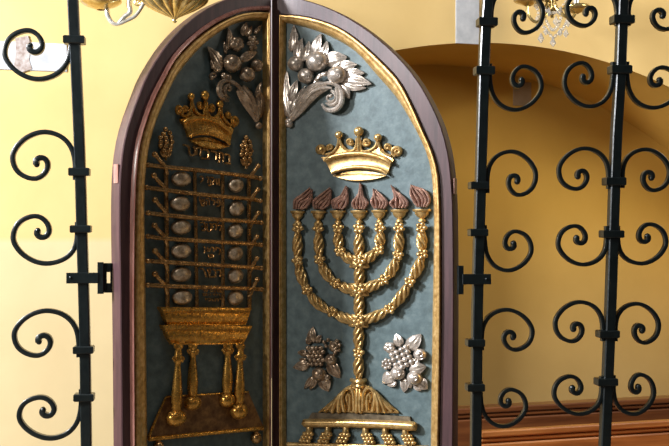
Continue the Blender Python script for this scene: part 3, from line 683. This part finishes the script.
# ------------------------------------------------------------------ iron grilles
TEMPL = [(0,.25),(.02,.50),(.08,.70),(.20,.88),(.36,.97),(.53,1.0),(.72,.92),(.88,.77),(.98,.58),(1,.44),(.97,.26),(.89,.12),(.76,.03),(.62,.0),(.51,.08),(.44,.21),(.43,.35),(.49,.45),(.57,.455),(.63,.39),(.615,.31)]
SQ = [(-1,-1.35),(-.82,-1.5),(.82,-1.5),(1,-1.35),(1,1.35),(.82,1.5),(-.82,1.5),(-1,1.35)]
def scroll_pts(at, xext, yb, yt):
    ax, ay = at; S = []
    for i, (x, y) in enumerate(TEMPL):
        if i < 5: Y = ay+(yb-ay)*(y-.25)/.75
        else: Y = yt+(yb-yt)*y
        S.append((ax+(xext-ax)*x, Y))
    return S
def grille(label, bars, scrolls, collars, brackets):
    root = thing('iron_grille', label, 'railing', GR)
    for bp_, w in bars:
        e = MB(GR); P = catmull(bp_, 24)
        a, b_ = P[0], P[-1]
        C = [GR.loc(x, y, 0) for x, y in P]
        top = C[0]+(C[0]-C[1]).normalized()*.35; bot = Vector((C[-1].x+(C[-1].x-C[-2].x)*1.5, 0, .10))
        C = [top]+C+[bot]
        u = GR.sz(300,220); e.sweep([Vector((c.x,0,c.z)) for c in C], w/2*u, sect=[(-1,-.8),(-.8,-1),(.8,-1),(1,-.8),(1,.8),(.8,1),(-.8,1),(-1,.8)])
        e.build('upright', 'iron', root)
    for at, xe, yb, yt, r_ in scrolls:
        S = scroll_pts(at, xe, yb, yt); e = MB(GR)
        # a short tail running along the upright under the collars
        d = -1 if yb > at[1] else 1
        tail = [(at[0]-.0, at[1]-(-d)*14*1.0 if False else at[1]+d*14), (at[0], at[1]+d*6)]
        P = [(x, y, 0) for x, y in tail+S]
        Q = [list(q) for q in catmull(P, 110)]; u = GR.sz(300,220)
        for _ in range(14):
            Q = [Q[0]]+[[(a+2*m_+b_)/4 for a, m_, b_ in zip(Q[i-1], Q[i], Q[i+1])] for i in range(1, len(Q)-1)]+[Q[-1]]
        e.sweep([GR.loc(*q) for q in Q], [r_*u]*80+[r_*u*(1+.25*(i/30)) for i in range(31)], sect=SQ)
        x, y = S[-1]; e.ball(x, y, 0, 3.0, 3.0, 3.4, nu=14, nv=10)
        e.build('scroll', 'iron', root)
    for x, y, w, h in collars:
        e = MB(GR); c = GR.loc(x, y, 0); u = GR.sz(x,y); k = w/2*u; hh = h/2*u; d = .024
        bv = .003
        def ring(z, i): return [Vector((c.x-k+i,-d+i,z)), Vector((c.x+k-i,-d+i,z)), Vector((c.x+k-i,d-i,z)), Vector((c.x-k+i,d-i,z))]
        rs = [ring(c.z-hh,bv), ring(c.z-hh+bv,0), ring(c.z+hh-bv,0), ring(c.z+hh,bv)]
        e.grid(rs, True); e.add(rs[0], [(3,2,1,0)]); e.add(rs[-1], [(0,1,2,3)])
        e.build('collar', 'iron', root, smooth=False)
    for br in brackets:
        e = MB(GR)
        for (x0,y0,x1,y1,d0,d1) in br['boxes']:
            a = GR.loc(x0,y0,0); b_ = GR.loc(x1,y1,0); boxl(e, a.x, b_.x, -d1, -d0, b_.z, a.z, .0015)
        h_ = e.build('hinge_bracket', 'iron', root, smooth=False)
        e = MB(GR); e.ball(br['bolt'][0], br['bolt'][1], 6.6, 1.5, 1.5, 1.3); e.build('bolt', 'iron', h_)
    # rails that tie the uprights together, below and above
    xs = [GR.loc(b_[0][-1][0], 446).x for b_ in bars]
    x0, x1 = min(xs), max(xs)
    return root, x0, x1
gl, a0, a1 = grille('black wrought iron grille bar with scrolls curling left, against pale wall',
    [([(73,0),(79,130),(82.3,240),(85,340),(86.5,446)], 10.3)],
    [((71.5,44),4.5,80,30,2.3), ((75.5,166),12.5,131.5,179.4,2.3), ((77.5,236),13,264,215.5,2.3), ((79,343),14,310,356,2.3), ((81.5,403),19,438.5,396.5,2.3)],
    [(74.5,40.3,21,8),(79.5,172,20.5,8),(81,229,20.5,7.5),(83.8,349.5,20,7.5),(84.3,397,20,7.5)],
    [dict(boxes=[(67,272.5,99,283,.012,.022),(98,262,104,293.5,.004,.020),(104,263,107,292.5,.004,.010),(107,263,112.3,272,.004,.010),(107,283,112.3,292.5,.004,.010),(110.5,263,112.3,292.5,.004,.010)], bolt=(70.5,277.5))])
gr_, b0, b1 = grille('black wrought iron grille with two uprights and paired scrolls, right of carved leaves',
    [([(487.5,0),(484.5,46),(481.3,150),(477.3,300),(475.7,446)], 10.3), ([(622.5,0),(619.5,80),(615.5,150),(610.5,300),(604.5,446)], 10.3)],
    [((491,14),543,-14,33.5,2.0),((617,12),566.5,-14,26.5,2.0),((628,12),684,-14,30,2.0),
     ((489.5,78),541.5,110.5,66,2.0),((612.8,76),564,107.3,62.5,2.0),((626.6,76),680,108.5,67,2.0),
     ((487,179),536,151,195.6,2.0),((608.7,175),558.4,148,189.6,2.0),((622,174),669.7,149,191,2.0),
     ((484.3,239),531.5,271,230.8,2.0),((606.5,240),557.7,265,225.4,2.0),((617.5,240),666,264,223.6,2.0),
     ((481.5,336),532.5,309.2,350.2,2.0),((602.8,327),554.8,301.5,341.8,2.0),((615,327),658.7,303.2,343.2,2.0),
     ((480.3,395),526,426.7,388.8,2.0),((601.8,390),553.6,414.3,375.7,2.0),((613,389),653.8,414.3,373.9,2.0)],
    [(486.8,22.5,19,8.5),(484,71,19,8.5),(478.5,185.5,18.5,7.5),(477.8,232.5,18,7.5),(475,342.5,17.5,7.5),(474.8,387,17.5,7.5),
     (622,20,21.5,8.5),(619.7,70,21,8.5),(614,181.5,20.5,8),(611.5,234,21.5,7.5),(607.5,333.8,20.5,7.5),(605.8,381.5,20.5,7.5)],
    [dict(boxes=[(461,273.8,489.5,284,.012,.022),(456.6,265.5,462.3,294,.006,.020)], bolt=(486.5,279))])
for root, x0, x1, nm in ((gl, a0-.42, a1+.012, 0), (gr_, b0-.012, b1+.42, 0)):
    for z in (.34, 2.42):
        e = MB(GR); boxl(e, x0, x1, -.011, .011, z-.014, z+.014, .002); e.build('rail', 'iron', root, smooth=False)
# floor stops for the bars: bars run down to the stone sill
# ------------------------------------------------------------------ room
def struct(name, mb, m, pl, smooth=False):
    o = mb.build(name, m, None, smooth=smooth); o['kind'] = 'structure'
    if pl: o.location = (pl.o.x, pl.o.y, 0); o.rotation_euler = (0,0,pl.a)
    return o
e = MB(WL)
ZT = 4.2; X0, X1 = -4.5, 4.2; DEP = .85
# arch: shallow curve traced, jambs down to the floor
arc = []
cen = WL.loc(500, 43.2); Rr = 2.75
xl = WL.loc(300, 60).x; xr = WL.loc(830, 100).x
for i in range(61):
    x = xl+(xr-xl)*i/60; dx = x-cen.x
    arc.append((x, cen.z-(Rr-math.sqrt(max(Rr*Rr-dx*dx, 0)))))
V = Vector
def wall_rows(y0):
    e.add([V((X0,0,0)),V((xl,0,0)),V((xl,0,arc[0][1])),V((xl,0,ZT)),V((X0,0,ZT))], [(0,1,2,3,4)])
    e.add([V((xr,0,0)),V((X1,0,0)),V((X1,0,ZT)),V((xr,0,ZT)),V((xr,0,arc[-1][1]))], [(0,1,2,3,4)])
wall_rows(0)
e.grid([[V((x,0,z)) for x, z in arc],[V((x,0,ZT)) for x, z in arc]])
wb = struct('wall_back', e, 'wall', WL)
e = MB(WL)
e.grid([[V((x,0,z)) for x, z in arc],[V((x,.02,z)) for x, z in arc],[V((x,DEP,z)) for x, z in arc]])
e.grid([[V((xl,0,0)),V((xl,0,arc[0][1]))],[V((xl,DEP,0)),V((xl,DEP,arc[0][1]))]])
e.grid([[V((xr,0,0)),V((xr,0,arc[-1][1]))],[V((xr,DEP,0)),V((xr,DEP,arc[-1][1]))]])
e.grid([[V((x,DEP,z)) for x, z in arc],[V((x,DEP,0)) for x, z in arc]])
struct('wall_niche', e, 'niche', WL)
e = MB(WL); boxl(e, -6, 6, -8, 2, -.05, 0); fl = struct('floor', e, 'floor', None); fl.location = (0, 6, 0)
# bare stone left showing in the plaster
def stone(px0, py0, px1, py1, n_, y=0.0):
    e = MB(WL)
    h = -y/HS
    a = WL.loc(px0,py0,h); b_ = WL.loc(px1,py1,h)
    boxl(e, a.x, b_.x, y-.006, y+.004, b_.z, a.z, .002); return struct('trim_%d' % n_, e, 'stone' if n_ < 3 else 'stonedark', WL)
stone(-60,38.5,67,72,1); stone(455.5,-60,479,44.5,2); stone(513,82,531,106,3,DEP)
M['stain'] = mat('rusty_stain', (.28,.20,.16), (.52,.47,.43), 0, .8, 40, .3, 60)
e = MB(WL); a = WL.loc(14,36.5,2); 
pts = [(15,38),(28,35.5),(31,47),(29,60),(32,69),(21,72.5),(14,66),(16,52)]
vs = [WL.loc(x, y, 2.6) for x, y in pts]; vb = [Vector((v.x,.0,v.z)) for v in vs]
e.grid([vs, vb], True); e.add(vs, [tuple(range(8))]); struct('trim_4', e, 'stain', WL)

# low wooden ledge and bench
BL = Plane(0, 5.55, R(16.6))
def sill(name, label, cat, pl, px0, px1x, pytop, depth, m, mtop, foot, z1off=0):
    root = thing(name, label, cat, pl)
    a = pl.loc(px0, pytop[0]); b_ = pl.loc(px1x, pytop[1]); zt = (a.z+b_.z)/2
    x0, x1 = a.x, b_.x+.9
    e = MB(pl); boxl(e, x0, x1, 0, depth, zt-.03, zt, .006); e.build('top_board', mtop, root)
    e = MB(pl); boxl(e, x0+.01, x1-.01, .022, depth-.01, .06, zt-.055, .003); e.build('front_panel', m, root)
    e = MB(pl); boxl(e, x0+.004, x1-.004, .010, depth-.005, zt-.055, zt-.03, .008); e.build('rail', m, root)
    e = MB(pl); boxl(e, x0+.01, x1-.01, .004, .022, zt-.21, zt-.06, .006); e.build('rail', m, root)
    e = MB(pl); boxl(e, x0, x1, .006, depth-.003, 0, .06, .004); e.build('plinth', m, root)
    return root
sill('wooden_ledge', 'long dark brown wooden ledge along the yellow wall under the arch', 'ledge', Plane(0, 5.52, R(16.6)), 330, 669, (411,402.5), .10, 'wooddark', 'wooddark', 0)
bench = sill('wooden_bench', 'reddish-brown wooden bench front with moulded top in front of dark ledge', 'bench', Plane(0, 4.85, R(16.6)), 481, 669, (431,421.3), .045, 'wood', 'wood', 0)
e = MB(GR); x0, x1 = [c.location.x for c in bench.children][:2] if False else (bench.children[0].bound_box[0][0], bench.children[0].bound_box[4][0])
boxl(e, x0, x1, -.40, .01, .385, .42, .008); e.build('seat', 'wood', bench)
for x in (x0+.03, (x0+x1)/2, x1-.06):
    e = MB(GR); boxl(e, x, x+.035, -.37, .02, 0, .387, .004); e.build('leg', 'wood', bench)

# ------------------------------------------------------------------ wall lamps
def lamp_left():
    S = Plane(-1.0, 4.78, 0)
    root = thing('wall_lamp', 'brass lamp with ribbed bowl and curling arm, top left beside the arched leaf', 'lamp', S)
    e = MB(S); prof = [(-34,6),(-26,16),(-18,27),(-10,32),(-4,33),(2,31),(6,27),(10,20.5),(14,12),(17.5,4.5),(19,2.4)]
    Q = catmull(prof, 34); rows = []; u = S.sz(174,0)
    for y, r_ in Q:
        c = S.loc(174.5, y, 0); row = []
        for k in range(96):
            th = 2*math.pi*k/96; q = r_*(.84+.22*abs(math.sin(8*th))) if y > -22 else r_
            row.append(c+Vector((math.cos(th)*q*u, math.sin(th)*q*u*.8, 0)))
        rows.append(row)
    e.grid(rows, True); b_ = e.build('ribbed_bowl', 'brass', root)
    e = MB(S); e.ball(174.5, 20.5, 0, 2.6, 2.8, 2.6); e.ball(174.5, 17.5, 0, 4, 1.6, 4); e.build('finial', 'brass', b_)
    e = MB(S); e.tube([(150,-14,0),(146,-2,0),(141,8,0),(135,16,0),(128,20,0),(118,24,0),(112,22.5,0),(107.5,15,0),(106.5,6,0)], [2,2,2,2,1.9,1.9,2.2,2.6,2.6], seg=10, n=40)
    e.tube([(118,24,0),(124,17,0),(130,12,0),(129,3,0),(132,-8,0)], [1.8,2.4,2.6,2.6,2], seg=10, n=20)
    ar = e.build('arm', 'pearl', root, label='pale silvered curling arm')
    e = MB(S); e.spiral(138, 3, 5, 1.2, 1.3, 1, -1, 1.4, 0); e.build('scroll', 'brass', ar)
    for cx, w in ((101,20),(58,0)):
        if not w: continue
        e = MB(S); prof = [(-10,5),(-7,17),(-1,20),(2,20.5),(3.5,19),(6,15),(8,9),(10,4)]
        Q = catmull(prof, 18); rows = []
        for y, r_ in Q:
            c = S.loc(cx, y, 0); rows.append([c+Vector((math.cos(2*math.pi*k/40)*r_*u, math.sin(2*math.pi*k/40)*r_*u, 0)) for k in range(40)])
        e.grid(rows, True); e.build('candle_dish', 'brass', root)
        e = MB(S); e.tube([(cx,-8,0),(cx,-34,0)], [6,6], n=2, seg=16); e.build('candle_tube', 'pearl', root)
    # wall arm and plate
    e = MB(S); e.tube([(174.5,-25,0),(174.5,-40,-20),(174.5,-34,-120)], [3,3,3], seg=8, n=14); e.build('wall_arm', 'brass', root)
lamp_left()
def lamp_right():
    S = Plane(1.08, 5.62, 0)
    root = thing('wall_lamp', 'gilt wall lamp hung with crystal drops, above the arch behind the right grille', 'lamp', S)
    e = MB(S)
    for a, b_ in (((549,-22),7),((550,-8),10),((551,6),6)): e.ball(a[0], a[1], -2, b_, b_*1.1, 4, nu=16, nv=10, seams=8, lob=.15)
    e.tube([(555,-30,0),(553,-8,3),(552,8,2),(552,18,1)], [3,4,3,1.5], seg=10); bp2 = e.build('back_plate', 'brass', root)
    for pts in ([(553,4,4),(545,16,8),(536,22,10),(528,14,10),(528,0,10)],[(553,4,4),(562,14,8),(571,18,10),(576,12,10),(576,6,10)]):
        e = MB(S); e.tube(pts, 1.6, seg=8, n=24); e.build('arm', 'brass', root)
    for cx, y in ((528,1),(576,8.5)):
        e = MB(S); u = S.sz(cx,y); rows = []
        for dy, r_ in catmull([(-3,13),(-1,14.5),(1,13),(3,8),(5,3)], 12):
            c = S.loc(cx, y+dy, 10); rows.append([c+Vector((math.cos(2*math.pi*k/28)*r_*u, math.sin(2*math.pi*k/28)*r_*u, 0)) for k in range(28)])
        e.grid(rows, True); e.build('candle_dish', 'brass', root)
        e = MB(S); e.tube([(cx,y-2,10),(cx,y-30,10)], 3.4, n=2, seg=14); e.build('candle_tube', 'pearl', root)
    random.seed(9)
    chains = [[(536,0),(538,12),(541,22),(547,31),(553,38)],[(569,8),(567,20),(562,30),(553,38)],[(541,2),(546,10),(553,13),(560,10),(566,2)],[(545,18),(549,26),(553,30),(558,26),(561,18)]]
    for ch in chains:
        e = MB(S)
        Q = catmull(ch, 11)
        for q in Q: e.ball(q[0], q[1], 7+random.uniform(-1,1), 1.7, 1.9, 1.7, nu=7, nv=5)
        e.build('bead_chain', 'crystal', root, smooth=False)
    for x, y, r_ in ((553,43,3.2),(541,39,3.4),(566,34,3),(537,28,2.6),(546,32,2.8),(560,33,2.8),(537,20,2.6),(556,22,3.4),(549,13,3),(560,12,3),(536,6,2.6),(568,24,2.6),(543,8,2.6)):
        e = MB(S); c = S.loc(x, y, 8); u = S.sz(x,y)*r_
        vs = [c+Vector((0,0,2*u))]+[c+Vector((math.cos(k*math.pi/3)*u,math.sin(k*math.pi/3)*u*.6,0)) for k in range(6)]+[c+Vector((0,0,-1.3*u))]
        e.add(vs, [(0,1+k,1+(k+1) % 6) for k in range(6)]+[(7,1+(k+1) % 6,1+k) for k in range(6)])
        e.build('crystal_drop', 'crystal', root, smooth=False)
lamp_right()

# ------------------------------------------------------------------ camera, light
cam = bpy.data.cameras.new('camera'); co = bpy.data.objects.new('camera', cam); COL.objects.link(co)
cam.sensor_width = 36; cam.sensor_fit = 'HORIZONTAL'; cam.lens = 36*F/669
co.location = (0,0,EYE); co.rotation_euler = (math.pi/2,0,0); sc.camera = co
def area(name, loc, target, sx_, sy_, power, col):
    l = bpy.data.lights.new(name, 'AREA'); l.shape = 'RECTANGLE'; l.size = sx_; l.size_y = sy_; l.energy = power; l.color = col
    o = bpy.data.objects.new(name, l); COL.objects.link(o); o.location = loc
    d = Vector(target)-Vector(loc); o.rotation_euler = d.to_track_quat('-Z','Y').to_euler(); return o
area('window_light', (-3.9,2.1,3.4), (0,4.0,1.6), .5, .7, 420, (.95,.97,1))
area('wall_fill_light', (-3.3,2.8,3.0), (-1.7,5.2,1.6), .6, .9, 105, (.76,.81,1))  # extra unseen lamp, added to brighten the left wall
area('niche_fill_light', (2.9,4.25,3.0), (1.2,6.6,1.2), .9, 1.1, 46, (1,.93,.82))  # added lamp behind the leaves that lifts the niche; no known window
area('relief_fill_light', (-3.3,.35,2.9), (-.4,3.8,1.6), .3, .4, 72, (1,.96,.9))  # lamp added for grazing glints on the left leaf's relief
area('overhead_fill_light', (-.2,2.5,4.4), (-.1,3.8,1.6), .6, .4, 13, (1,.97,.92))  # added overhead lamp giving the tops of the carving their highlights
w = bpy.data.worlds.new('world'); sc.world = w; w.use_nodes = True
nt = w.node_tree; bg = nt.nodes['Background']; bg.inputs[1].default_value = .055
tc = nt.nodes.new('ShaderNodeTexCoord'); sx = nt.nodes.new('ShaderNodeSeparateXYZ'); nt.links.new(tc.outputs['Generated'], sx.inputs[0])
rr = nt.nodes.new('ShaderNodeValToRGB'); rr.color_ramp.elements[0].position = .1; rr.color_ramp.elements[0].color = (.25,.2,.16,1)
rr.color_ramp.elements[1].position = .8; rr.color_ramp.elements[1].color = (1.0,.97,.92,1)
mr = nt.nodes.new('ShaderNodeMapRange'); mr.inputs['From Min'].default_value = -1; nt.links.new(sx.outputs['Z'], mr.inputs['Value'])
nt.links.new(mr.outputs[0], rr.inputs[0]); nt.links.new(rr.outputs[0], bg.inputs[0])
sc.view_settings.view_transform = 'Standard'; sc.view_settings.look = 'None'; sc.view_settings.exposure = 0; sc.view_settings.gamma = 1
